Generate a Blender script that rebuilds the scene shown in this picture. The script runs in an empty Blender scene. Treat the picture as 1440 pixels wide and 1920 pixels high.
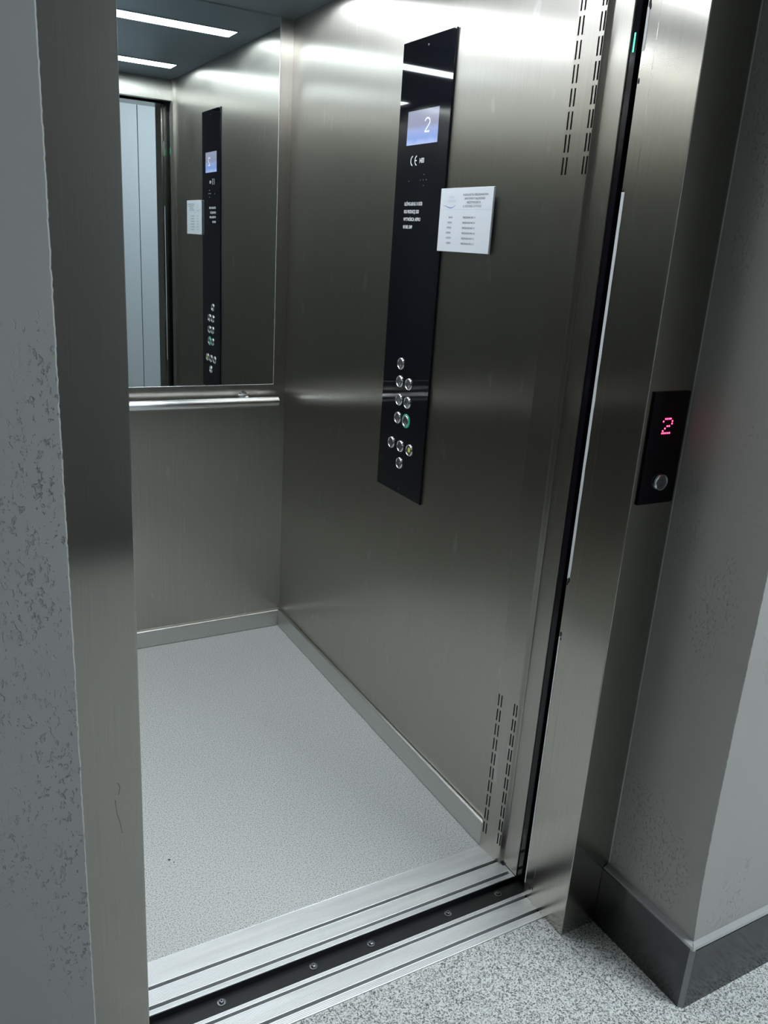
import bpy, bmesh, math, random
from mathutils import Vector, Matrix, noise
random.seed(7)
S = bpy.context.scene
COL = S.collection

# ------------------------------------------------------------------ camera
F_PX = 1547.2984
R = [[0.8735482827, -0.4827175448, 0.0624273149],
     [-0.0964859737, -0.2974447695, -0.9498510757],
     [0.4770784576, 0.8237174157, -0.3064078399]]
CAM = (-1.1158, -1.0178, 1.4)
cd = bpy.data.cameras.new('camera')
cd.sensor_fit = 'HORIZONTAL'; cd.sensor_width = 36.0
cd.lens = 36.0 * F_PX / 1440.0
cd.clip_start = 0.01
cam = bpy.data.objects.new('camera', cd); COL.objects.link(cam)
M = Matrix.Identity(4)
for i in range(3):
    M[i][0] = R[0][i]; M[i][1] = -R[1][i]; M[i][2] = -R[2][i]; M[i][3] = CAM[i]
cam.matrix_world = M
S.camera = cam

# ------------------------------------------------------------------ world, view, light levels
w = bpy.data.worlds.new('world'); S.world = w; w.use_nodes = True
w.node_tree.nodes['Background'].inputs[0].default_value = (0.30, 0.36, 0.42, 1)
w.node_tree.nodes['Background'].inputs[1].default_value = 0.05
vs = S.view_settings
vs.view_transform = 'Standard'; vs.look = 'None'; vs.gamma = 1.0; vs.use_curve_mapping = False
vs.exposure = 0.0
STRIP = 34.0          # cab light strips
HALL_LAMP = 51.0       # hall ceiling lamp
S.cycles.max_bounces = 14; S.cycles.glossy_bounces = 10; S.cycles.diffuse_bounces = 6
S.cycles.sample_clamp_indirect = 6.0
S.cycles.blur_glossy = 0.6

# ------------------------------------------------------------------ materials
def mat(name):
    m = bpy.data.materials.new(name); m.use_nodes = True
    return m, m.node_tree, m.node_tree.nodes['Principled BSDF']
def nd(t, kind, **kw):
    n = t.nodes.new(kind)
    for k, v in kw.items():
        if hasattr(n, k): setattr(n, k, v)
        else: n.inputs[k].default_value = v
    return n
def pos(t, scale):
    g = t.nodes.new('ShaderNodeNewGeometry')
    mp = nd(t, 'ShaderNodeMapping'); mp.inputs['Scale'].default_value = scale
    t.links.new(g.outputs['Position'], mp.inputs['Vector'])
    return mp.outputs[0]
def ramp(t, src, stops):
    r = t.nodes.new('ShaderNodeValToRGB')
    e = r.color_ramp.elements
    while len(e) < len(stops): e.new(0.5)
    for i, (p, c) in enumerate(stops):
        e[i].position = p; e[i].color = (*c, 1) if len(c) == 3 else c
    t.links.new(src, r.inputs[0]); return r.outputs[0]
def plain(name, col, rough=0.5, metal=0.0, spec=0.5, emit=None, es=0.0, coat=0.0):
    m, t, b = mat(name)
    b.inputs['Base Color'].default_value = (*col, 1); b.inputs['Roughness'].default_value = rough
    b.inputs['Metallic'].default_value = metal; b.inputs['Specular IOR Level'].default_value = spec
    b.inputs['Coat Weight'].default_value = coat
    if emit:
        b.inputs['Emission Color'].default_value = (*emit, 1); b.inputs['Emission Strength'].default_value = es
    return m
def brushed(name, col, rough, aniso, axis='Z', rvar=0.04, bump=0.015, smudge=False):
    """brushed steel: grain along `axis`, highlights spread across it"""
    m, t, b = mat(name)
    b.inputs['Metallic'].default_value = 1.0
    b.inputs['Anisotropic'].default_value = aniso
    b.inputs['Anisotropic Rotation'].default_value = 0.25
    tg = nd(t, 'ShaderNodeCombineXYZ')
    tg.inputs['XYZ'.index(axis)].default_value = 1.0
    t.links.new(tg.outputs[0], b.inputs['Tangent'])
    sc = [900.0, 900.0, 900.0]; sc['XYZ'.index(axis)] = 6.0
    n = nd(t, 'ShaderNodeTexNoise'); n.inputs['Scale'].default_value = 1.0; n.inputs['Detail'].default_value = 2
    t.links.new(pos(t, sc), n.inputs['Vector'])
    # grain tint and large faint smudges
    n2 = nd(t, 'ShaderNodeTexNoise'); n2.inputs['Scale'].default_value = 1.0; n2.inputs['Detail'].default_value = 4
    s2 = [7.0, 7.0, 7.0]; s2['XYZ'.index(axis)] = 2.0
    t.links.new(pos(t, s2), n2.inputs['Vector'])
    lo = tuple(c * 0.93 for c in col); hi = tuple(min(1, c * 1.05) for c in col)
    base = ramp(t, n.outputs[0], [(0.3, lo), (0.7, hi)])
    if smudge:      # faint finger and cleaning marks
        n3 = nd(t, 'ShaderNodeTexNoise'); n3.inputs['Scale'].default_value = 1.0; n3.inputs['Detail'].default_value = 3
        t.links.new(pos(t, (26, 26, 9)), n3.inputs['Vector'])
        mk = ramp(t, n3.outputs[0], [(0.655, (0, 0, 0)), (0.74, (0.34, 0.34, 0.34))])
        mxx = nd(t, 'ShaderNodeMix', data_type='RGBA'); t.links.new(mk, mxx.inputs['Factor'])
        t.links.new(base, mxx.inputs[6]); mxx.inputs[7].default_value = (0.72, 0.74, 0.74, 1)
        base = mxx.outputs[2]
    t.links.new(base, b.inputs['Base Color'])
    mr = nd(t, 'ShaderNodeMapRange'); mr.inputs['To Min'].default_value = rough - rvar
    mr.inputs['To Max'].default_value = rough + rvar
    t.links.new(n2.outputs[0], mr.inputs['Value']); t.links.new(mr.outputs[0], b.inputs['Roughness'])
    bp = nd(t, 'ShaderNodeBump'); bp.inputs['Strength'].default_value = bump; bp.inputs['Distance'].default_value = 0.0005
    t.links.new(n.outputs[0], bp.inputs['Height']); t.links.new(bp.outputs[0], b.inputs['Normal'])
    return m
STEELC = (0.45, 0.438, 0.402)
steel = brushed('cab_steel', STEELC, 0.31, 0.93, smudge=True)
steel_frame = brushed('frame_steel', (0.44, 0.428, 0.392), 0.185, 0.85, rvar=0.03)
steel_x = brushed('skirting_steel', (0.60, 0.61, 0.59), 0.36, 0.5, 'X')
steel_y = brushed('skirting_steel_side', (0.60, 0.61, 0.59), 0.36, 0.5, 'Y')
ceil_steel = brushed('ceiling_steel', (0.33, 0.39, 0.44), 0.46, 0.4, 'X')
chrome = plain('chrome', (0.75, 0.76, 0.78), 0.12, 1.0)
rail_m = plain('rail_steel', (0.78, 0.79, 0.80), 0.22, 1.0)
face_m = plain('button_face_metal', (0.38, 0.39, 0.41), 0.30, 1.0)
mirror_m = plain('mirror_silver', (0.80, 0.86, 0.85), 0.0, 1.0)
glass_edge = plain('mirror_edge', (0.75, 0.80, 0.80), 0.25, 0.7)
black_glass = plain('black_glass', (0.0045, 0.005, 0.008), 0.03, 0.0, 0.45)
hall_glass = plain('black_acrylic', (0.005, 0.0045, 0.008), 0.10, 0.0, 0.28)
black = plain('black_rubber', (0.008, 0.009, 0.012), 0.45)
void_m = plain('shade_black', (0.006, 0.006, 0.009), 0.8, spec=0.1)  # black that paints in the shade of the door gap and vent slots
plate_m = plain('dark_plate', (0.006, 0.0075, 0.008), 0.5, 0.0, 0.3)
screw_m = plain('screw_steel', (0.13, 0.14, 0.15), 0.35, 1.0)
white_ink = plain('white_print', (0.72, 0.74, 0.78), 0.5)
grey_ink = plain('grey_print', (0.12, 0.13, 0.16), 0.6)
pale_ink = plain('pale_print', (0.50, 0.53, 0.58), 0.6)
blue_ink = plain('blue_print', (0.22, 0.28, 0.48), 0.6)
sign_m = plain('white_plastic', (0.60, 0.65, 0.70), 0.30)
strip_m = plain('light_diffuser', (0.9, 0.9, 0.9), 0.5, emit=(0.91, 0.955, 1.0), es=STRIP)
hall_lamp_m = plain('hall_diffuser', (0.9, 0.9, 0.9), 0.5, emit=(0.88, 0.955, 1.0), es=HALL_LAMP)
green_m = plain('green_led', (0.0, 0.1, 0.05), 0.3, emit=(0.10, 1.0, 0.55), es=1.7)
green_ring = plain('green_ring', (0.0, 0.12, 0.08), 0.3, emit=(0.03, 0.55, 0.30), es=0.35)
yellow_m = plain('yellow_bell', (0.35, 0.38, 0.05), 0.4, emit=(0.6, 0.68, 0.15), es=0.25)
red_m = plain('red_led', (0.2, 0.0, 0.02), 0.4, emit=(1.0, 0.035, 0.11), es=9.0)
seal_m = plain('black_sealant', (0.01, 0.01, 0.012), 0.5)
tape_m = plain('white_edge', (0.72, 0.76, 0.78), 0.4)
ledge_m = plain('pale_grout', (0.29, 0.30, 0.295), 0.8)
bead_m = plain('silicone_bead', (0.55, 0.58, 0.58), 0.4)
grout_m = plain('corner_grout', (0.26, 0.27, 0.26), 0.75)
clad_m = plain('pale_cladding', (0.25, 0.28, 0.305), 0.45)
hall_ceil_m = plain('hall_ceiling_paint', (0.50, 0.52, 0.53), 0.9)

def plaster(name, c0, c1, rough=0.55, seed=0.0, thr=0.55, strength=0.5, pit0=0.35):
    m, t, b = mat(name)
    n = nd(t, 'ShaderNodeTexNoise'); n.inputs['Scale'].default_value = 1.0; n.inputs['Detail'].default_value = 5
    mp = pos(t, (2.6, 2.6, 1.1)); t.links.new(mp, n.inputs['Vector'])
    t.links.new(ramp(t, n.outputs[0], [(0.3, c0), (0.72, c1)]), b.inputs['Base Color'])
    b.inputs['Roughness'].default_value = rough; b.inputs['Specular IOR Level'].default_value = 0.35
    # patches where the trowelled coat broke open into small pits
    pm = nd(t, 'ShaderNodeTexNoise'); pm.inputs['Scale'].default_value = 1.0; pm.inputs['Detail'].default_value = 3
    pm.noise_dimensions = '4D'; pm.inputs['W'].default_value = seed
    t.links.new(pos(t, (5.5, 5.5, 2.6)), pm.inputs['Vector'])
    mask = ramp(t, pm.outputs[0], [(thr, (0, 0, 0)), (thr + 0.08, (1, 1, 1))])
    pit = nd(t, 'ShaderNodeTexNoise'); pit.inputs['Scale'].default_value = 1.0; pit.inputs['Detail'].default_value = 4
    pit.inputs['Roughness'].default_value = 0.72
    t.links.new(pos(t, (210, 210, 120)), pit.inputs['Vector'])
    pr = ramp(t, pit.outputs[0], [(pit0, (0, 0, 0)), (pit0 + 0.07, (1, 1, 1))])
    mx = nd(t, 'ShaderNodeMix', data_type='RGBA')
    mx.inputs['A'].default_value = (1, 1, 1, 1)
    t.links.new(mask, mx.inputs['Factor']); 
    mx.inputs[6].default_value = (1, 1, 1, 1); t.links.new(pr, mx.inputs[7])
    fine = nd(t, 'ShaderNodeTexNoise'); fine.inputs['Scale'].default_value = 60; fine.inputs['Detail'].default_value = 3
    ad = nd(t, 'ShaderNodeMath', operation='MULTIPLY_ADD'); ad.inputs[1].default_value = 0.10
    g = t.nodes.new('ShaderNodeNewGeometry'); t.links.new(g.outputs['Position'], fine.inputs['Vector'])
    t.links.new(fine.outputs[0], ad.inputs[0]); t.links.new(mx.outputs[2], ad.inputs[2])
    bp = nd(t, 'ShaderNodeBump'); bp.inputs['Strength'].default_value = strength; bp.inputs['Distance'].default_value = 0.0018
    t.links.new(ad.outputs[0], bp.inputs['Height']); t.links.new(bp.outputs[0], b.inputs['Normal'])
    return m
plaster_left = plaster('plaster_left', (0.28, 0.288, 0.282), (0.36, 0.368, 0.358), seed=1.3, thr=0.49, strength=1.0)
plaster_right = plaster('plaster_right', (0.31, 0.31, 0.295), (0.37, 0.37, 0.352), seed=4.1, thr=0.53, strength=0.8, pit0=0.34)
plaster_dark = plaster('plaster_dark', (0.07, 0.072, 0.07), (0.10, 0.10, 0.098), seed=9.1, thr=0.62, strength=0.3)  # dark tone chosen to dim steel reflections and cut bounced hall light

def granite():
    m, t, b = mat('granite')
    p = pos(t, (1, 1, 1))
    v = nd(t, 'ShaderNodeTexVoronoi'); v.inputs['Scale'].default_value = 420
    n = nd(t, 'ShaderNodeTexNoise'); n.inputs['Scale'].default_value = 230; n.inputs['Detail'].default_value = 4
    n.inputs['Roughness'].default_value = 0.7
    t.links.new(p, n.inputs['Vector'])
    wv = nd(t, 'ShaderNodeMix', data_type='VECTOR'); 
    t.links.new(p, v.inputs['Vector'])
    sp = nd(t, 'ShaderNodeSeparateColor'); t.links.new(v.outputs['Color'], sp.inputs[0])
    mx = nd(t, 'ShaderNodeMath', operation='MULTIPLY_ADD'); mx.inputs[1].default_value = 0.42
    t.links.new(sp.outputs[0], mx.inputs[0])
    ns = nd(t, 'ShaderNodeMath', operation='MULTIPLY'); ns.inputs[1].default_value = 0.60
    t.links.new(n.outputs[0], ns.inputs[0]); t.links.new(ns.outputs[0], mx.inputs[2])
    col = ramp(t, mx.outputs[0], [(0.28, (0.04, 0.043, 0.042)), (0.385, (0.19, 0.20, 0.192)),
                                  (0.47, (0.37, 0.39, 0.378)), (0.63, (0.60, 0.625, 0.61))])
    t.links.new(col, b.inputs['Base Color'])
    b.inputs['Roughness'].default_value = 0.42
    return m
granite_m = granite()
def vinyl():
    m, t, b = mat('vinyl')
    p = pos(t, (1, 1, 1))
    n = nd(t, 'ShaderNodeTexNoise'); n.inputs['Scale'].default_value = 340; n.inputs['Detail'].default_value = 3
    t.links.new(p, n.inputs['Vector'])
    col = ramp(t, n.outputs[0], [(0.36, (0.20, 0.21, 0.20)), (0.45, (0.43, 0.45, 0.44)), (0.60, (0.56, 0.59, 0.58))])
    t.links.new(col, b.inputs['Base Color']); b.inputs['Roughness'].default_value = 0.5
    bp = nd(t, 'ShaderNodeBump'); bp.inputs['Strength'].default_value = 0.05; bp.inputs['Distance'].default_value = 0.0003
    t.links.new(n.outputs[0], bp.inputs['Height']); t.links.new(bp.outputs[0], b.inputs['Normal'])
    return m
vinyl_m = vinyl()
def dark_tile():
    m, t, b = mat('dark_tile')
    n = nd(t, 'ShaderNodeTexNoise'); n.inputs['Scale'].default_value = 25; n.inputs['Detail'].default_value = 8
    t.links.new(pos(t, (1, 1, 1)), n.inputs['Vector'])
    t.links.new(ramp(t, n.outputs[0], [(0.35, (0.010, 0.010, 0.011)), (0.7, (0.024, 0.024, 0.024))]), b.inputs['Base Color'])
    b.inputs['Roughness'].default_value = 0.16; b.inputs['Specular IOR Level'].default_value = 0.55
    return m
tile_m = dark_tile()
def alu(name, col, rough):
    m, t, b = mat(name)
    b.inputs['Metallic'].default_value = 0.75; b.inputs['Roughness'].default_value = rough
    n = nd(t, 'ShaderNodeTexNoise'); n.inputs['Scale'].default_value = 1; n.inputs['Detail'].default_value = 4
    t.links.new(pos(t, (3, 60, 60)), n.inputs['Vector'])
    t.links.new(ramp(t, n.outputs[0], [(0.3, tuple(c * 0.86 for c in col)), (0.7, col)]), b.inputs['Base Color'])
    return m
alu_m = alu('ribbed_aluminium', (0.77, 0.785, 0.80), 0.42)
track_m = alu('track_metal', (0.10, 0.107, 0.107), 0.5)
def screen_mat(y0, y1, z0, z1):
    """lit display: grey-lavender sky above, pale blue below, brighter edges"""
    m, t, b = mat('display_picture')
    g = t.nodes.new('ShaderNodeNewGeometry'); s = nd(t, 'ShaderNodeSeparateXYZ')
    t.links.new(g.outputs['Position'], s.inputs[0])
    mr = nd(t, 'ShaderNodeMapRange'); mr.inputs['From Min'].default_value = z0; mr.inputs['From Max'].default_value = z1
    t.links.new(s.outputs['Z'], mr.inputs['Value'])
    n = nd(t, 'ShaderNodeTexNoise'); n.inputs['Scale'].default_value = 38; n.inputs['Detail'].default_value = 3
    t.links.new(g.outputs['Position'], n.inputs['Vector'])
    a = nd(t, 'ShaderNodeMath', operation='MULTIPLY_ADD'); a.inputs[1].default_value = 0.22
    t.links.new(n.outputs[0], a.inputs[0]); t.links.new(mr.outputs[0], a.inputs[2])
    c = ramp(t, a.outputs[0], [(0.12, (0.42, 0.52, 0.85)), (0.30, (0.22, 0.34, 0.70)), (0.52, (0.30, 0.37, 0.66)),
                               (0.68, (0.27, 0.29, 0.42)), (1.0, (0.30, 0.33, 0.44))])
    b.inputs['Base Color'].default_value = (0.01, 0.01, 0.015, 1); b.inputs['Roughness'].default_value = 0.05
    t.links.new(c, b.inputs['Emission Color']); b.inputs['Emission Strength'].default_value = 1.1  # brightened, paled emission paints in a reflection veil over the display
    return m

# ------------------------------------------------------------------ builders
def link(name, me, parent=None, base=(0, 0, 0)):
    o = bpy.data.objects.new(name, me); COL.objects.link(o)
    if parent is not None: o.parent = parent
    o.location = base
    return o
ORI = {}
def origin(o):
    return ORI.get(o.name, Vector((0, 0, 0))) if o is not None else Vector((0, 0, 0))
def obj(name, bm, m, parent=None, base=None, smooth=False, label=None):
    """bm holds world coordinates; the object gets its own origin `base` (world)"""
    po = origin(parent)
    b = Vector(base) if base is not None else po
    bmesh.ops.translate(bm, verts=bm.verts, vec=-b)
    bmesh.ops.recalc_face_normals(bm, faces=bm.faces)
    me = bpy.data.meshes.new(name); bm.to_mesh(me); bm.free()
    me.materials.append(m)
    if smooth:
        me.shade_smooth()
        try: me.set_sharp_from_angle(angle=math.radians(35))
        except Exception: pass
    o = link(name, me, parent, tuple(b - po))
    ORI[o.name] = b
    if label: o['label'] = label
    return o
def thing(name, base, label, cat, group=None):
    o = link(name, None, None, base); ORI[o.name] = Vector(base)
    o['label'] = label; o['category'] = cat
    if group: o['group'] = group
    return o
def struct(name, bm, m, label=None, **kw):
    o = obj(name, bm, m, **kw); o['kind'] = 'structure'
    if label: o['label'] = label
    return o
def sempty(name, base, label=None):
    o = link(name, None, None, base); ORI[o.name] = Vector(base); o['kind'] = 'structure'
    if label: o['label'] = label
    return o
def box(bm, x0, x1, y0, y1, z0, z1, bev=0.0, seg=1):
    vs_ = [bm.verts.new((x, y, z)) for x in (x0, x1) for y in (y0, y1) for z in (z0, z1)]
    q = [(0, 1, 3, 2), (4, 6, 7, 5), (0, 4, 5, 1), (2, 3, 7, 6), (0, 2, 6, 4), (1, 5, 7, 3)]
    fs = [bm.faces.new([vs_[i] for i in f]) for f in q]
    if bev > 0:
        es = list({e for f in fs for e in f.edges})
        bmesh.ops.bevel(bm, geom=es, offset=bev, segments=seg, affect='EDGES', profile=0.5)
    return bm
def B(*a, **k): return box(bmesh.new(), *a, **k)
def extrude_poly(bm, pts, axis, a0, a1):
    """closed 2D outline pts, extruded along axis; pts give the two other coordinates in xyz order"""
    def P(p, a):
        if axis == 'X': return (a, p[0], p[1])
        if axis == 'Y': return (p[0], a, p[1])
        return (p[0], p[1], a)
    A = [bm.verts.new(P(p, a0)) for p in pts]; Bv = [bm.verts.new(P(p, a1)) for p in pts]
    n = len(pts)
    for i in range(n):
        bm.faces.new((A[i], A[(i + 1) % n], Bv[(i + 1) % n], Bv[i]))
    bm.faces.new(A); bm.faces.new(Bv[::-1])
    return bm
# frames: wall facing -X (viewer looks to +X) and wall facing -Y
class Fr:
    def __init__(s, o, u, v, n): s.o, s.u, s.v, s.n = map(Vector, (o, u, v, n))
    def __call__(s, a, b, c=0.0): return s.o + s.u * a + s.v * b + s.n * c
def lathe(bm, fr, c, prof, seg=28):
    """profile [(radius, height)] round the frame normal at c=(u,v)"""
    rings = []
    for r, h in prof:
        if r == 0: rings.append([bm.verts.new(fr(c[0], c[1], h))])
        else: rings.append([bm.verts.new(fr(c[0] + r * math.cos(2 * math.pi * k / seg), c[1] + r * math.sin(2 * math.pi * k / seg), h)) for k in range(seg)])
    for a, b_ in zip(rings, rings[1:]):
        for k in range(seg):
            k2 = (k + 1) % seg
            if len(a) == 1 and len(b_) == 1: continue
            if len(a) == 1: bm.faces.new((a[0], b_[k], b_[k2]))
            elif len(b_) == 1: bm.faces.new((a[k], a[k2], b_[0]))
            else: bm.faces.new((a[k], a[k2], b_[k2], b_[k]))
    return bm
def ribbon(bm, fr, pts, wd, h=0.0003):
    """flat stroke of width wd through points (u,v)"""
    P = [Vector(p) for p in pts]; L, Rr = [], []
    for i, p in enumerate(P):
        a = P[max(i - 1, 0)]; b_ = P[min(i + 1, len(P) - 1)]
        d = (b_ - a).normalized(); n = Vector((-d.y, d.x)) * wd / 2
        L.append(bm.verts.new(fr(p.x + n.x, p.y + n.y, h))); Rr.append(bm.verts.new(fr(p.x - n.x, p.y - n.y, h)))
    for i in range(len(P) - 1): bm.faces.new((L[i], L[i + 1], Rr[i + 1], Rr[i]))
    return bm
def arc(cx, cy, rx, ry, a0, a1, n=14):
    return [(cx + rx * math.cos(math.radians(a0 + (a1 - a0) * i / n)), cy + ry * math.sin(math.radians(a0 + (a1 - a0) * i / n))) for i in range(n + 1)]
def two(cx, cy, wd, ht):
    """polyline of a figure 2"""
    p = arc(cx, cy + ht * 0.22, wd / 2, ht * 0.28, 165, -25, 14)
    p += [(cx - wd * 0.42, cy - ht * 0.47), (cx - wd * 0.40, cy - ht * 0.48), (cx + wd / 2, cy - ht * 0.48)]
    return p
def text(bm, fr, s, u, v, size, sx=1.0, align='LEFT', h=0.0004, bold=0.0):
    c = bpy.data.curves.new('t', 'FONT'); c.body = s; c.size = size; c.align_x = align; c.offset = bold
    c.resolution_u = 3
    o = bpy.data.objects.new('t', c); COL.objects.link(o)
    dg = bpy.context.evaluated_depsgraph_get(); dg.update()
    me = o.evaluated_get(dg).to_mesh()
    vm = [bm.verts.new(fr(u + p.co.x * sx, v + p.co.y, h)) for p in me.vertices]
    for f in me.polygons:
        try: bm.faces.new([vm[i] for i in f.vertices])
        except ValueError: pass
    o.evaluated_get(dg).to_mesh_clear()
    bpy.data.objects.remove(o); bpy.data.curves.remove(c)
    return bm

# ------------------------------------------------------------------ key dimensions
D = 1.655; CZ = 2.043; CL = -1.10
FY0 = 0.31            # cab floor / sill line
YW = -0.235           # hall face of the wall

# ================================================================== CAB SHELL
o = struct('floor', B(CL, 0.0, FY0, D, -0.03, 0.0), vinyl_m, 'pale grey speckled vinyl floor of the cab')
bm = bmesh.new()
for (x, y, r) in ((-0.711, 0.578, 0.0032), (-0.703, 0.566, 0.0016), (-0.716, 0.556, 0.0012), (-0.30, 1.02, 0.0012), (-0.62, 0.42, 0.0010)):
    lathe(bm, Fr((x, y, 0), (1, 0, 0), (0, 1, 0), (0, 0, 1)), (0, 0), [(r, 0), (r * 0.7, 0.0006), (0, 0.0008)], 9)
g = obj('grit', bm, seal_m, o); g['kind'] = 'stuff'
# right wall: large panel + front return with vent slots
wr = sempty('wall_right', (0.0, 0.98, 0.0), 'brushed steel side wall of the cab carrying the control panel')
obj('panel', B(0.0, 0.012, 0.3060, D, 0.0, CZ, bev=0.0006), steel, wr)
def slotted(y0, y1, z0, z1, cols, rows, sw, sl, x=0.0, depth=0.004):
    ys = sorted({y0, y1, *[c - sw / 2 for c in cols], *[c + sw / 2 for c in cols]})
    zs = sorted({z0, z1, *[r for r in rows], *[r + sl for r in rows]})
    bm = bmesh.new(); V = {}
    def v(i, j):
        if (i, j) not in V: V[i, j] = bm.verts.new((x, ys[i], zs[j]))
        return V[i, j]
    holes = set()
    for i in range(len(ys) - 1):
        for j in range(len(zs) - 1):
            cy = (ys[i] + ys[i + 1]) / 2; cz = (zs[j] + zs[j + 1]) / 2
            if any(abs(cy - c) < sw / 2 for c in cols) and any(r < cz < r + sl for r in rows): holes.add((i, j)); continue
            bm.faces.new((v(i, j), v(i + 1, j), v(i + 1, j + 1), v(i, j + 1)))
    es = [e for e in bm.edges if e.is_boundary]
    r = bmesh.ops.extrude_edge_only(bm, edges=es)
    bmesh.ops.translate(bm, verts=[q for q in r['geom'] if isinstance(q, bmesh.types.BMVert)], vec=(depth, 0, 0))
    return bm
SLOT_Y = [0.3013, 0.2922, 0.2510, 0.2420 + 0.0012]
PITCH = 0.0392
rows = [0.048 + PITCH * k for k in range(10)] + [1.5487 + PITCH * k for k in range(10)]
bm = slotted(0.241, 0.3065, 0.0, CZ, SLOT_Y, rows, 0.0038, 0.031, x=0.0, depth=0.0014)
for v in bm.verts: v.co.x += -0.0045 - 0.0077 * (v.co.y - 0.241) / 0.0655
obj('vent_panel', bm, steel, wr, label='front return of the wall with paired vent slots')
bm = B(0.0016, 0.0030, 0.2410, 0.3058, 0.0, CZ)
for v in bm.verts: v.co.x += -0.0045 - 0.0077 * (v.co.y - 0.241) / 0.0655
obj('slot_backing', bm, void_m, wr)  # black sheet standing in for the shade inside the slots
obj('return_edge', B(-0.0121, 0.0, 0.3058, 0.3068, 0.0, CZ), steel, wr)
bm = bmesh.new()
def scurve(dx):
    out = []
    for q in range(0, 13):
        t_ = q / 12; e_ = t_ * t_ * (3 - 2 * t_)
        out.append((-0.0045 + 0.0112 * e_ + dx, 0.2410 - 0.0068 * t_))
    return out
pf = scurve(0.0) + [(0.030, 0.2342), (0.030, 0.2357)] + [(x, y + 0.0015) for x, y in scurve(0.0010)][::-1]
extrude_poly(bm, pf, 'Z', 0.0, CZ)
obj('return_fold', bm, steel, wr, smooth=True)
# rear wall
wb = sempty('wall_back', (-0.55, D, 0.0), 'brushed steel rear wall of the cab')
obj('panel', B(CL, 0.0, D, D + 0.012, 0.0, CZ), steel, wb)
wl = sempty('wall_left', (CL, 0.98, 0.0), 'brushed steel left wall of the cab')
obj('panel', B(CL - 0.012, CL, 0.229, D, 0.0, CZ), steel, wl)
wf = sempty('wall_front', (-0.55, 0.24, 0.0), 'brushed steel front wall and lintel inside the cab')
obj('lintel', B(CL, 0.0, 0.229, 0.262, 1.957, CZ, bev=0.001), steel, wf)
obj('front_return', B(CL, -0.894, 0.229, 0.262, 0.0, 1.957, bev=0.001), steel, wf)
struct('ceiling', B(CL, 0.0, 0.229, D, CZ, CZ + 0.02), ceil_steel, 'dark brushed metal ceiling of the cab')
# skirting
struct('baseboard_right', B(-0.0118, 0.0, 0.3068, D - 0.012, 0.0, 0.070, bev=0.0045, seg=3), steel_y, 'steel skirting along the right cab wall')
struct('baseboard_back', B(CL, -0.0, D - 0.012, D, 0.0, 0.064, bev=0.0045, seg=3), steel_x, 'steel skirting along the rear cab wall')
# ------------------------------------------------ ceiling light strips
for k, (yc, lab) in enumerate(((1.32, 'long white light strip in the ceiling nearer the mirror'), (0.59, 'long white light strip in the ceiling nearer the door'))):
    t = thing('ceiling_light', (-0.55, yc, CZ - 0.004), lab, 'light', 'ceiling light strips of the cab')
    obj('diffuser', B(-1.02, -0.085, yc - 0.046, yc + 0.046, CZ - 0.003, CZ + 0.002), strip_m, t)
    bm = bmesh.new()
    for (a, b_, c, d) in ((-1.024, -0.081, yc - 0.050, yc - 0.046), (-1.024, -0.081, yc + 0.046, yc + 0.050), (-1.024, -1.020, yc - 0.046, yc + 0.046), (-0.085, -0.081, yc - 0.046, yc + 0.046)):
        box(bm, a, b_, c, d, CZ - 0.0035, CZ + 0.001)
    obj('frame', bm, ceil_steel, t)
# ------------------------------------------------ mirror
t = thing('mirror', (-0.55, D - 0.005, 0.921), 'large frameless mirror covering the upper rear wall above the handrail', 'mirror')
obj('glass', B(-1.055, -0.047, D - 0.005, D - 0.0005, 0.9225, CZ - 0.001), mirror_m, t)
bm = bmesh.new(); box(bm, -0.047, -0.0448, D - 0.0055, D, 0.921, CZ - 0.001, bev=0.0004); box(bm, -1.055, -0.047, D - 0.0055, D, 0.9205, 0.9225, bev=0.0004)
obj('edge_trim', bm, glass_edge, t, label='thin pale polished edge')
# ------------------------------------------------ handrail
t = thing('handrail', (-0.55, 1.597, 0.872), 'round polished steel handrail across the rear wall below the mirror', 'handrail')
frx = Fr((-1.05, 1.597, 0.872), (0, 1, 0), (0, 0, 1), (1, 0, 0))
bm = bmesh.new(); L_ = 1.003; r_ = 0.0165
lathe(bm, frx, (0, 0), [(0, 0), (r_ - 0.004, 0), (r_ - 0.001, 0.002), (r_, 0.006), (r_, L_ - 0.006), (r_ - 0.001, L_ - 0.002), (r_ - 0.004, L_), (0, L_)], 40)
obj('rail', bm, rail_m, t, smooth=True)
for xb in (-0.155, -0.945):
    bm = bmesh.new()
    fry = Fr((xb, D, 0.885), (1, 0, 0), (0, 0, 1), (0, -1, 0))
    lathe(bm, fry, (0, 0), [(0, 0), (0.016, 0), (0.016, 0.003), (0.0075, 0.005), (0.006, 0.012), (0.006, 0.044), (0, 0.044)], 20)
    obj('bracket', bm, chrome, t, smooth=True)
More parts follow.
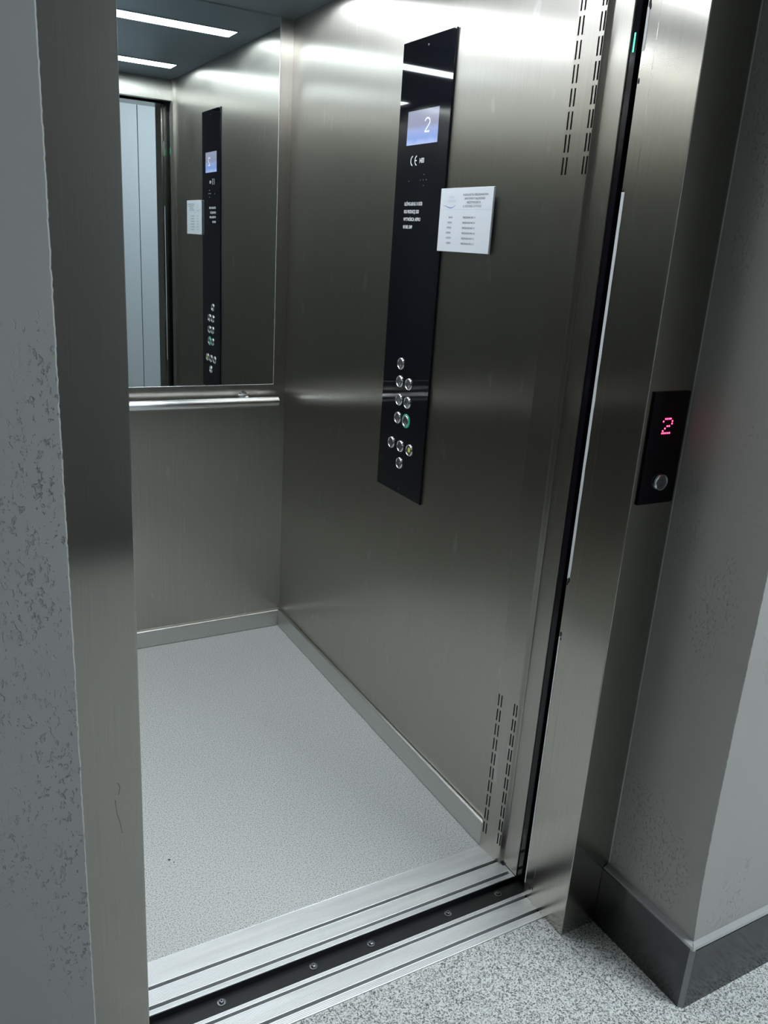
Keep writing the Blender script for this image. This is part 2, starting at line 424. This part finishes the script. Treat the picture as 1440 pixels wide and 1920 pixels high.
# ------------------------------------------------ control panel (COP)
PX = -0.006
t = cop = thing('control_panel', (PX, 0.835, 0.760), 'tall black glass control panel with lit screen and round buttons on cab wall', 'control panel')
obj('glass_plate', B(PX, -0.0008, 0.7170, 0.9500, 0.7625, 1.869, bev=0.0008), black_glass, t)
obj('backplate', B(-0.0008, 0.0, 0.7185, 0.9485, 0.764, 1.8675), plate_m, t)
fr = Fr((PX, 0.0, 0.0), (0, -1, 0), (0, 0, 1), (-1, 0, 0))     # u = -Y
SC = screen_mat(0.764, 0.905, 1.638, 1.714)
scr = obj('screen', B(PX - 0.0006, PX, 0.7645, 0.9055, 1.638, 1.714), SC, t, label='lit pale blue display reading 2')
num_m = plain('display_white', (0.1, 0.1, 0.1), 0.4, emit=(0.80, 0.86, 1.0), es=1.05)
fs = Fr((PX - 0.0006, 0.0, 0.0), (0, -1, 0), (0, 0, 1), (-1, 0, 0))
bm = bmesh.new(); ribbon(bm, fs, two(-0.8130, 1.6785, 0.023, 0.030), 0.0034, 0.0003)
obj('numeral', bm, num_m, scr)
# marks
bm = bmesh.new()
cr, cu, cv = 0.0105, -0.869, 1.6020
ribbon(bm, fr, arc(cu, cv, cr, cr, 100, 260), 0.0028)
ribbon(bm, fr, arc(cu + 0.0195, cv, cr, cr, 100, 260), 0.0028)
ribbon(bm, fr, [(cu + 0.0090, cv), (cu + 0.0175, cv)], 0.0026)
text(bm, fr, '1433', -0.8400, 1.5960, 0.0150, 0.80, bold=0.0004)
obj('certification_mark', bm, white_ink, t)
bm = bmesh.new()
for i, s in enumerate(('UDŹWIG 630 KG / 8 OSÓB', 'ROK PRODUKCJI: 2020', 'WYTWÓRCA: ASPRO', 'NR FABR.: 20409')):
    text(bm, fr, s, -0.8965, 1.4990 - 0.0180 * i, 0.0112, (0.0985, 0.084, 0.079, 0.058)[i] / (0.0112 * len(s) * 0.62), bold=0.00025)
obj('lettering', bm, white_ink, t)
bm = bmesh.new()
for (y, z) in ((0.813, 1.569), (0.883, 1.556), (0.828, 1.557), (0.8145, 1.557), (0.801, 1.557), (0.812, 1.544)):
    lathe(bm, fr, (-y, z), [(0.0016, 0.0001), (0.0012, 0.0006), (0, 0.0007)], 10)
o_ = obj('speaker_dots', bm, chrome, t); o_['kind'] = 'stuff'
for (y, z) in ((0.832, 1.850), (0.829, 0.776)):
    bm = bmesh.new(); lathe(bm, fr, (-y, z), [(0.0028, 0.0), (0.0026, 0.0008), (0.0012, 0.0011), (0.0012, 0.0003), (0, 0.0003)], 14)
    obj('screw', bm, screw_m, t)
# buttons: chrome ring, recessed face, raised braille and numeral
def button_meshes():
    f0 = Fr((0, 0, 0), (0, -1, 0), (0, 0, 1), (-1, 0, 0))
    ring = bmesh.new()
    lathe(ring, f0, (0, 0), [(0.0162, 0.0), (0.0162, 0.0012), (0.0148, 0.0040), (0.0138, 0.0044), (0.0128, 0.0040), (0.0122, 0.0022)], 40)
    face = bmesh.new()
    lathe(face, f0, (0, 0), [(0.0124, 0.0020), (0.0100, 0.0016), (0, 0.0014)], 32)
    return ring, face
def tomesh(bm, name, m, smooth=True):
    bmesh.ops.recalc_face_normals(bm, faces=bm.faces)
    me = bpy.data.meshes.new(name); bm.to_mesh(me); bm.free(); me.materials.append(m)
    if smooth: me.shade_smooth()
    return me
rb, fb = button_meshes()
ring_me = tomesh(rb, 'button', chrome); face_me = tomesh(fb, 'button_face', face_m)
f0 = Fr((0, 0, 0), (0, -1, 0), (0, 0, 1), (-1, 0, 0))
BT = [(0.859, 1.109, '5'), (0.859, 1.0625, '3'), (0.8125, 1.0625, '4'), (0.856, 1.0145, '1'), (0.8130, 1.0140, '2'),
      (0.857, 0.966, '-1'), (0.8140, 0.9655, '0'), (0.882, 0.893, 'open'), (0.8335, 0.893, 'close'), (0.7860, 0.893, 'bell'), (0.8325, 0.847, 'dots')]
for (y, z, s) in BT:
    b_ = link('button', ring_me, cop, (0, y - 0.835, z - 0.760))
    ORI[b_.name] = Vector((PX, y, z))
    link('button_face', face_me, b_)
    bm = bmesh.new()
    if s == 'bell':
        ribbon(bm, f0, arc(0, 0.0015, 0.0042, 0.0055, 0, 180, 10), 0.0022, 0.0022)
        bm.faces.new([bm.verts.new(f0(a, c, 0.0021)) for a, c in ((-0.0062, -0.005), (0.0062, -0.005), (0.0040, 0.0035), (0, 0.0062), (-0.0040, 0.0035))])
        b_['label'] = 'chrome alarm button with a yellow bell'
    elif s == 'dots':
        for (a, c) in ((0, 0.0065), (-0.003, 0.001), (0.004, 0.001), (0, -0.0055)):
            lathe(bm, f0, (a, c), [(0.0018, 0.0016), (0.0012, 0.0026), (0, 0.0028)], 10)
    elif s in ('open', 'close'):
        k = 1 if s == 'open' else -1
        for q in (-1, 1):
            c = q * 0.0045
            bm.faces.new([bm.verts.new(f0(a, d, 0.0021)) for a, d in ((c + q * k * 0.0024, 0), (c - q * k * 0.0024, 0.0038), (c - q * k * 0.0024, -0.0038))])
        ribbon(bm, f0, [(0, -0.005), (0, 0.005)], 0.0010, 0.0021)
    else:
        text(bm, f0, s, 0, -0.0005, 0.0105, 0.9, 'CENTER', 0.0021, 0.0003)
        for (a, c) in ((-0.002, -0.0045), (0.002, -0.0045), (0.002, -0.0080)):
            lathe(bm, f0, (a, c), [(0.0009, 0.0016), (0.0006, 0.0025), (0, 0.0026)], 8)
    link('symbol', tomesh(bm, 'symbol', yellow_m if s == 'bell' else chrome, False), b_)
    if s == '0':
        bm = bmesh.new()
        lathe(bm, f0, (0, 0), [(0.0186, 0.0), (0.0184, 0.0016), (0.0174, 0.0030), (0.0164, 0.0034), (0.0163, 0.0)], 36)
        link('light_ring', tomesh(bm, 'light_ring', green_ring), b_)
        b_['label'] = 'chrome button inside a green lit ring'
# ------------------------------------------------ white information plate
t = thing('information_plate', (-0.009, 0.616, 1.396), 'white rectangular plate of printed floor listings beside the control panel', 'sign')
obj('plate', B(-0.0125, -0.0075, 0.5125, 0.7195, 1.3965, 1.5345, bev=0.0006), sign_m, t)
for z in (1.42, 1.50):
    obj('adhesive_pad', B(-0.0075, 0.0, 0.54, 0.56, z, z + 0.02), black, t)
fp = Fr((-0.0125, 0, 0), (0, -1, 0), (0, 0, 1), (-1, 0, 0))
bm = bmesh.new()
for i, (s, u0, wd) in enumerate((('WSPÓLNOTA MIESZKANIOWA', -0.6275, 0.098), ('APARTAMENTY NADMORSKIE', -0.620, 0.082), ('MIĘDZYWODZIE, PL', -0.610, 0.060), ('UL. KOŚCIUSZKI 12 I F W KOŁE', -0.6245, 0.090))):
    text(bm, fp, s, u0, 1.5170 - 0.0080 * i, 0.0066, wd / (0.0066 * len(s) * 0.64))
obj('heading', bm, grey_ink, t)
bm = bmesh.new(); bm2 = bmesh.new()
for i in range(6):
    a = ('PARTER', 'I PIĘTRO', 'II PIĘTRO', 'III PIĘTRO', 'IV PIĘTRO', 'V PIĘTRO')[i]
    c = 'MIESZKANIA NR ' + ('1-7', '2-8', '3-9', '4-10', '5-11', '6-12')[i]
    wd = 0.0036 * len(a)
    text(bm, fp, a, -0.668 - wd / 2, 1.4695 - 0.0112 * i, 0.0060, 0.80)
    text(bm2, fp, c, -0.621, 1.4695 - 0.0112 * i, 0.0060, 0.92)
obj('floor_list', bm, grey_ink, t)
obj('flat_list', bm2, grey_ink, t)
bm = bmesh.new()
text(bm, fp, 'OSIEDLE', -0.6845, 1.5125, 0.0068, 0.95); text(bm, fp, 'SŁONECZNE', -0.6905, 1.5045, 0.0068, 0.95)
ribbon(bm, fp, [(-0.7165, 1.4885), (-0.516, 1.4885)], 0.0004)
obj('faded_print', bm, pale_ink, t)
bm = bmesh.new()
P_ = [(-0.7060 + 0.050 * q / 12, 1.4975 - 0.0055 * math.sin(math.pi * (q / 12) ** 1.6)) for q in range(13)]
for i in range(12): ribbon(bm, fp, P_[i:i + 2], 0.0008 + 0.0014 * math.sin(math.pi * i / 12))
obj('wave_emblem', bm, blue_ink, t)

# ================================================================== DOORWAY
def ribs(y0, y1, ztop, pitch=0.0032, depth=0.0009):
    n = max(1, int(round((y1 - y0) / pitch))); p = (y1 - y0) / n; pts = []
    for i in range(n):
        a = y0 + i * p
        pts += [(a, ztop - depth), (a + 0.12 * p, ztop), (a + 0.68 * p, ztop), (a + 0.80 * p, ztop - depth)]
    pts[0] = (y0, ztop - 0.0003)
    pts.append((y1, ztop - 0.0003))
    return pts
def sill(name, bands, tracks, x0, x1, label, zb=-0.03):
    t = thing(name, ((x0 + x1) / 2, bands[0][0], zb), label, 'door sill', 'aluminium door sills')
    for (a, b_) in bands:
        bm = bmesh.new(); extrude_poly(bm, ribs(a, b_, 0.0) + [(b_, zb), (a, zb)], 'X', x0, x1); obj('tread', bm, alu_m, t)
    for (a, b_) in tracks: obj('track', B(x0, x1, a, b_, zb, -0.010), track_m, t)
    return t
sill('cab_sill', [(0.1885, 0.2000), (0.2080, 0.2440), (0.2520, FY0)], [(0.2000, 0.2080), (0.2440, 0.2520)], -0.95, 0.0,
     'ribbed aluminium sill with two tracks at the edge of the cab floor')
bm = bmesh.new()
obj('end_tread', extrude_poly(bm, ribs(0.1885, 0.228, 0.0) + [(0.228, -0.03), (0.1885, -0.03)], 'X', 0.0, 0.0062), alu_m, bpy.data.objects['cab_sill'])
sill('landing_sill', [(0.0590, 0.0765), (0.0845, 0.1215), (0.1285, 0.1375)], [(0.0765, 0.0845), (0.1215, 0.1285)], -0.95, -0.0095,
     'ribbed aluminium sill with two tracks beside the granite hall floor')
obj('front_lip', B(-0.95, 0.0062, 0.1868, 0.1884, -0.03, -0.0010), black, bpy.data.objects['cab_sill'], label='black front lip of the sill')
t = thing('gap_plate', (-0.45, 0.163, -0.03), 'black bolted strip in the gap between the two door sills', 'gap plate')
obj('plate', B(-0.95, 0.055, 0.1378, 0.1866, -0.035, -0.015), plate_m, t)
fz = Fr((0, 0, -0.015), (1, 0, 0), (0, 1, 0), (0, 0, 1))
for x in (-0.719, -0.524, -0.390, -0.194, -0.055):
    bm = bmesh.new(); lathe(bm, fz, (x, 0.1705), [(0.0085, 0), (0.0085, 0.0014), (0.0060, 0.0016), (0, 0.0016)], 20)
    s = obj('bolt', bm, screw_m, t)
    bm = bmesh.new(); lathe(bm, fz, (x, 0.1705), [(0.0052, 0.0016), (0.0052, 0.0050), (0.0042, 0.0056), (0.0022, 0.0056), (0.0020, 0.0035), (0, 0.0035)], 6)
    obj('bolt_head', bm, screw_m, s)
# cab door edge with light curtain
t = thing('cab_door', (0.03, 0.20, 0.0), 'steel leading edge of the open sliding cab door in the right jamb', 'door')
obj('door_edge', B(0.0064, 0.052, 0.1850, 0.2338, 0.0015, 1.955, bev=0.0008), steel, t)
lc = obj('light_curtain', B(0.0090, 0.045, 0.1690, 0.1848, 0.0015, 1.955, bev=0.001), hall_glass, t, label='black light curtain strip with a green light')
bm = bmesh.new(); fl = Fr((0.0090, 0.1770, 1.756), (0, -1, 0), (0, 0, 1), (-1, 0, 0))
box(bm, 0.0084, 0.0092, 0.1755, 0.1785, 1.742, 1.772)
obj('indicator', bm, green_m, lc)
# matte black sheets added to block light and darken the door gap
sh = sempty('gap_backing', (0.0, 0.16, -0.1), 'black sheets added to keep the door gap dark')
obj('backing_side', B(0.056, 0.075, 0.1375, 0.245, -0.1, 2.2), void_m, sh)
obj('backing_side', B(-1.05, -1.03, 0.1375, 0.245, -0.1, 2.2), void_m, sh)
obj('backing_top', B(-1.03, 0.056, 0.1375, 0.229, 2.05, 2.07), void_m, sh)
# landing door frame
t = fm = thing('door_frame', (-0.4535, 0.05, 0.0), 'brushed steel surround of the landing doorway', 'door frame')
HX0, HX1 = -0.894, -0.013
obj('right_jamb', B(HX1, 0.0970, 0.0, 0.1050, 0.0, 2.07, bev=0.0012, seg=2), steel_frame, t)
obj('rear_fold', B(-0.0095, 0.0550, 0.1050, 0.1370, 0.0005, 2.07), steel_frame, t)
obj('left_jamb', B(-1.006, HX0, 0.0, 0.1370, 0.0, 2.07, bev=0.0012, seg=2), steel_frame, t)
obj('header', B(HX0, HX1, 0.0, 0.1370, 1.957, 2.07, bev=0.001), steel_frame, t)
def ragged(z0, z1, y0, y1, amp=0.0006):
    bm = bmesh.new(); n = max(4, int((z1 - z0) / 0.012)); L = []; Rr = []
    for i in range(n + 1):
        z = z0 + (z1 - z0) * i / n
        a = y0 + amp * noise.noise((0.3, 7.1, z * 30))
        L.append(bm.verts.new((-0.0099, a, z))); Rr.append(bm.verts.new((-0.0099, y1, z)))
    for i in range(n): bm.faces.new((L[i], L[i + 1], Rr[i + 1], Rr[i]))
    r = bmesh.ops.extrude_face_region(bm, geom=bm.faces[:])
    bmesh.ops.translate(bm, verts=[q for q in r['geom'] if isinstance(q, bmesh.types.BMVert)], vec=(0.0004, 0, 0))
    return bm
for (z0, z1, y0) in ((0.785, 1.515, 0.1300), (0.03, 0.655, 0.1338), (1.735, 1.800, 0.1315)):
    obj('white_edge', ragged(z0, z1, y0, 0.1372), tape_m, t, label='bare white strip along the back edge of the jamb')
bm = bmesh.new()
for (z, y, r) in ((0.783, 0.132, 0.004), (0.775, 0.1355, 0.003), (0.662, 0.133, 0.0035), (0.652, 0.132, 0.0025), (1.805, 0.133, 0.004), (1.80, 0.131, 0.003), (1.69, 0.1345, 0.003), (1.87, 0.134, 0.004), (1.518, 0.1355, 0.002), (0.035, 0.108, 0.003), (0.028, 0.118, 0.0025)):
    q = bmesh.ops.create_icosphere(bm, subdivisions=2, radius=r)
    for v in q['verts']: v.co = Vector((-0.0097 + v.co.x * 0.35, y + v.co.y * 0.7, z + v.co.z * (1.6 + 0.5 * noise.noise(v.co * 300))))
g = obj('sealant', bm, seal_m, t); g['kind'] = 'stuff'
for side, xb in (('r', 0.0965), ('l', -1.0055)):
    bm = bmesh.new(); prev = None; sg = -1 if side == 'r' else 1
    for i in range(201):
        z = 0.146 + 1.92 * i / 200; j = 0.0005 * noise.noise((sg, 4.0, z * 25))
        row = [bm.verts.new(p) for p in ((xb + sg * (0.0004 + j), -0.0001, z), (xb + sg * 0.0001, -0.0012 - j, z), (xb - 0.0002 * sg, -0.0022, z), (xb - sg * 0.0006, 0.0, z))]
        if prev:
            for a in range(4): bm.faces.new((prev[a], prev[(a + 1) % 4], row[(a + 1) % 4], row[a]))
        prev = row
    obj('sealant_bead', bm, bead_m, t, smooth=True, label='pale sealant bead between frame and plaster')
# faint scuff marks on the left jamb
scuff_m = plain('scuff', (0.24, 0.235, 0.22), 0.35, 0.9)
fj = Fr((0, 0, 0), (1, 0, 0), (0, 0, 1), (0, -1, 0))
for pts in ([(-0.9269, 0.6631), (-0.9242, 0.6553), (-0.9268, 0.6437)], [(-0.9315, 0.6362), (-0.9301, 0.6134), (-0.9256, 0.5938), (-0.9239, 0.5777)]):
    obj('scuff', ribbon(bmesh.new(), fj, pts, 0.0011, 0.0002), scuff_m, t)
# ------------------------------------------------ landing call panel
LP = 0.0045
t = thing('call_panel', (0.043, -LP, 0.982), 'small black call panel showing a red 2 on the right jamb', 'call panel')
obj('plate', B(-0.0010, 0.0878, -LP, -0.0002, 0.9815, 1.1880, bev=0.0006), hall_glass, t)
fc = Fr((0, -LP, 0), (1, 0, 0), (0, 0, 1), (0, -1, 0))
bm = bmesh.new()
ROWS = [(1.1395, (0.035, 0.0395, 0.044, 0.0475)), (1.1350, (0.0305, 0.0525)), (1.1305, (0.0525,)), (1.1262, (0.0415, 0.0465)), (1.1220, (0.0365,)), (1.1178, (0.0320,)), (1.1136, (0.0312, 0.0358, 0.0404, 0.0450, 0.0496))]
for z, xs in ROWS:
    for x in xs: lathe(bm, fc, (x, z), [(0.0017, 0.0001), (0.0014, 0.0005), (0, 0.0006)], 12)
obj('digit', bm, red_m, t, label='red dot matrix figure 2')
bm = bmesh.new(); bc = (0.0465, 1.0225)
lathe(bm, fc, bc, [(0.0165, 0.0), (0.0165, 0.0022), (0.0150, 0.0052), (0.0138, 0.0058), (0.0128, 0.0054), (0.0124, 0.0040)], 40)
b_ = obj('button', bm, chrome, t, smooth=True)
bm = bmesh.new(); lathe(bm, fc, bc, [(0.0126, 0.0042), (0.008, 0.0046), (0, 0.0047)], 32); obj('button_face', bm, face_m, b_, smooth=True)
bm = bmesh.new(); ribbon(bm, fc, [(bc[0] - 0.003, bc[1] + 0.005), (bc[0] + 0.003, bc[1] + 0.005), (bc[0] - 0.0002, bc[1] - 0.006)], 0.0011, 0.0050); obj('symbol', bm, screw_m, b_)

# ================================================================== HALL
def wall_L(name, xc, side, m, label):
    """block of wall with a hand-plastered corner: face towards the hall (Y=YW) and its return towards the doorway"""
    bm = bmesh.new(); zs = [0.146 + 0.003 * i for i in range(819)]
    far = xc(2.0) + side * 2.4
    prev = None
    for z in zs:
        if z > 2.6: break
        c = xc(z); am = 1.0 if side > 0 else 0.5; j = am * (0.0005 * noise.noise((side * 3.1, 0.7, z * 40)) + 0.0010 * noise.noise((side * 5.1, 2.7, z * 210)))
        cx = c + side * (-1.5 * j); k = 0.0012 * am * noise.noise((9.0, side, z * 70))
        xin = 0.0972 if side > 0 else -1.0062
        row = [bm.verts.new(p) for p in ((xin, 0.10, z), (xin, 0.0, z), ((xin * 0.05 + c * 0.95), YW + 0.012, z), (cx + side * 0.0002, YW + 0.0018, z), (cx + side * 0.0018, YW + k * 0.3, z),
                                         (cx + side * 0.03, YW, z), (far, YW, z))]
        if prev:
            for a in range(6): bm.faces.new((prev[a], prev[a + 1], row[a + 1], row[a]))
        prev = row
    return struct(name, bm, m, label, smooth=True)
wall_L('wall_hall_right', lambda z: 0.0715 + 0.0235 * math.exp(-(z - 0.14) / 0.20), 1, plaster_right, 'grey trowelled plaster wall right of the doorway')
wall_L('wall_hall_left', lambda z: -1.0065, -1, plaster_left, 'grey pitted plaster wall left of the doorway')
struct('wall_hall_lintel', B(-1.0062, 0.0972, 0.0, 0.10, 2.07, 2.6), plaster_left, 'plaster above the door frame')
hf = struct('floor_hall', B(-3.4, 2.5, -2.5, 0.0585, -0.04, -0.0135), grout_m, 'grey granite hall floor')
XS = [-3.4, -2.432, -1.822, -1.212, -0.602, -0.012, 0.598, 1.208, 1.818, 2.5]
YS = [0.0580, -0.540, -1.150, -1.760, -2.5]
for i in range(len(XS) - 1):
    for j in range(len(YS) - 1):
        x0, x1, y1, y0 = XS[i] + 0.0006, XS[i + 1] - 0.0006, YS[j] - 0.0006, YS[j + 1] + 0.0006
        obj('slab', B(x0, x1, y0, y1, -0.0135, 0.0, bev=0.0005), granite_m, hf, base=((x0 + x1) / 2, (y0 + y1) / 2, -0.0135))
struct('ceiling_hall', B(-3.4, 2.5, -2.5, 0.1, 2.6, 2.65), hall_ceil_m, 'pale hall ceiling')
wo = struct('wall_opposite', B(-3.4, 2.5, -2.56, -2.5, 0.0, 2.6), plaster_dark, 'plaster wall across the hall')
for x0, x1 in ((-0.105, 0.485), (0.489, 1.08)):
    obj('cladding_panel', B(x0, x1, -2.5, -2.478, 0.15, 2.55, bev=0.002), clad_m, wo)
struct('wall_hall_end', B(2.5, 2.55, -2.5, 0.1, 0.0, 2.6), plaster_left, 'end wall of the hall')
struct('wall_hall_far', B(-3.45, -3.4, -2.5, 0.1, 0.0, 2.6), plaster_dark, 'far end wall of the hall')
# plinth tiles
br = sempty('baseboard_hall', (0.078, YW, 0.0), 'glossy dark stone plinth round the wall corner')
obj('tile', B(0.0800, 0.0960, -0.2410, -0.0005, 0.0, 0.1455, bev=0.0006), tile_m, br)
xs = [0.0880, 0.690, 1.292, 1.894, 2.499]
for a, b_ in zip(xs, xs[1:]):
    obj('tile', B(a, b_ - 0.002, -0.2490, YW + 0.002, 0.0, 0.1455, bev=0.0006), tile_m, br)
bm = bmesh.new(); extrude_poly(bm, [(0.0802, -0.2408), (0.0882, -0.2488), (0.0960, -0.2380), (0.0920, -0.2340)], 'Z', 0.0, 0.145); obj('corner_grout', bm, grout_m, br)
bm = bmesh.new()
N = 30
def bead(bm, fa, fb):
    prev = None
    for i in range(N + 1):
        s = i / N; j = 0.0008 * noise.noise((s * 9, 3.3, 0)); 
        P = [fa(s, 0.0012, 0.1450), fa(s, 0.004 + j, 0.1492 + j), fa(s, 0.0150, 0.1530 + j), fa(s, 0.0185, 0.1600)]
        row = [bm.verts.new(p) for p in P]
        if prev:
            for a in range(3): bm.faces.new((prev[a], prev[a + 1], row[a + 1], row[a]))
        prev = row
bead(bm, lambda s, d, z: (0.0800 + d, -0.001 - (0.248 - d - 0.001) * s, z), None)
bead(bm, lambda s, d, z: (0.0800 + d + (2.3 - d) * s, -0.2490 + d, z), None)
g = obj('plaster_bead', bm, ledge_m, br, label='pale plaster bead along the top of the plinth')
bl = sempty('baseboard_hall_left', (-1.008, YW, 0.0), 'glossy dark stone plinth left of the doorway')
obj('tile', B(-1.020, -1.0065, -0.2410, -0.0005, 0.0, 0.1455), tile_m, bl)
for k in range(4): obj('tile', B(-1.008 - 0.6 * (k + 1) + 0.002, -1.008 - 0.6 * k, -0.2490, YW + 0.002, 0.0, 0.1455), tile_m, bl)
bo = sempty('baseboard_opposite', (-0.45, -2.49, 0.0), 'dark stone plinth across the hall')
for k in range(9): obj('tile', B(-3.38 + 0.64 * k, -3.382 + 0.64 * (k + 1), -2.5, -2.476, 0.0, 0.147), tile_m, bo)
# hall lamp
t = thing('hall_lamp', (0.75, -1.30, 2.57), 'flat square lamp on the hall ceiling', 'light')
obj('diffuser', B(0.35, 1.15, -1.60, -1.00, 2.573, 2.590), hall_lamp_m, t)
obj('housing', B(0.34, 1.16, -1.61, -0.99, 2.585, 2.600), hall_ceil_m, t)
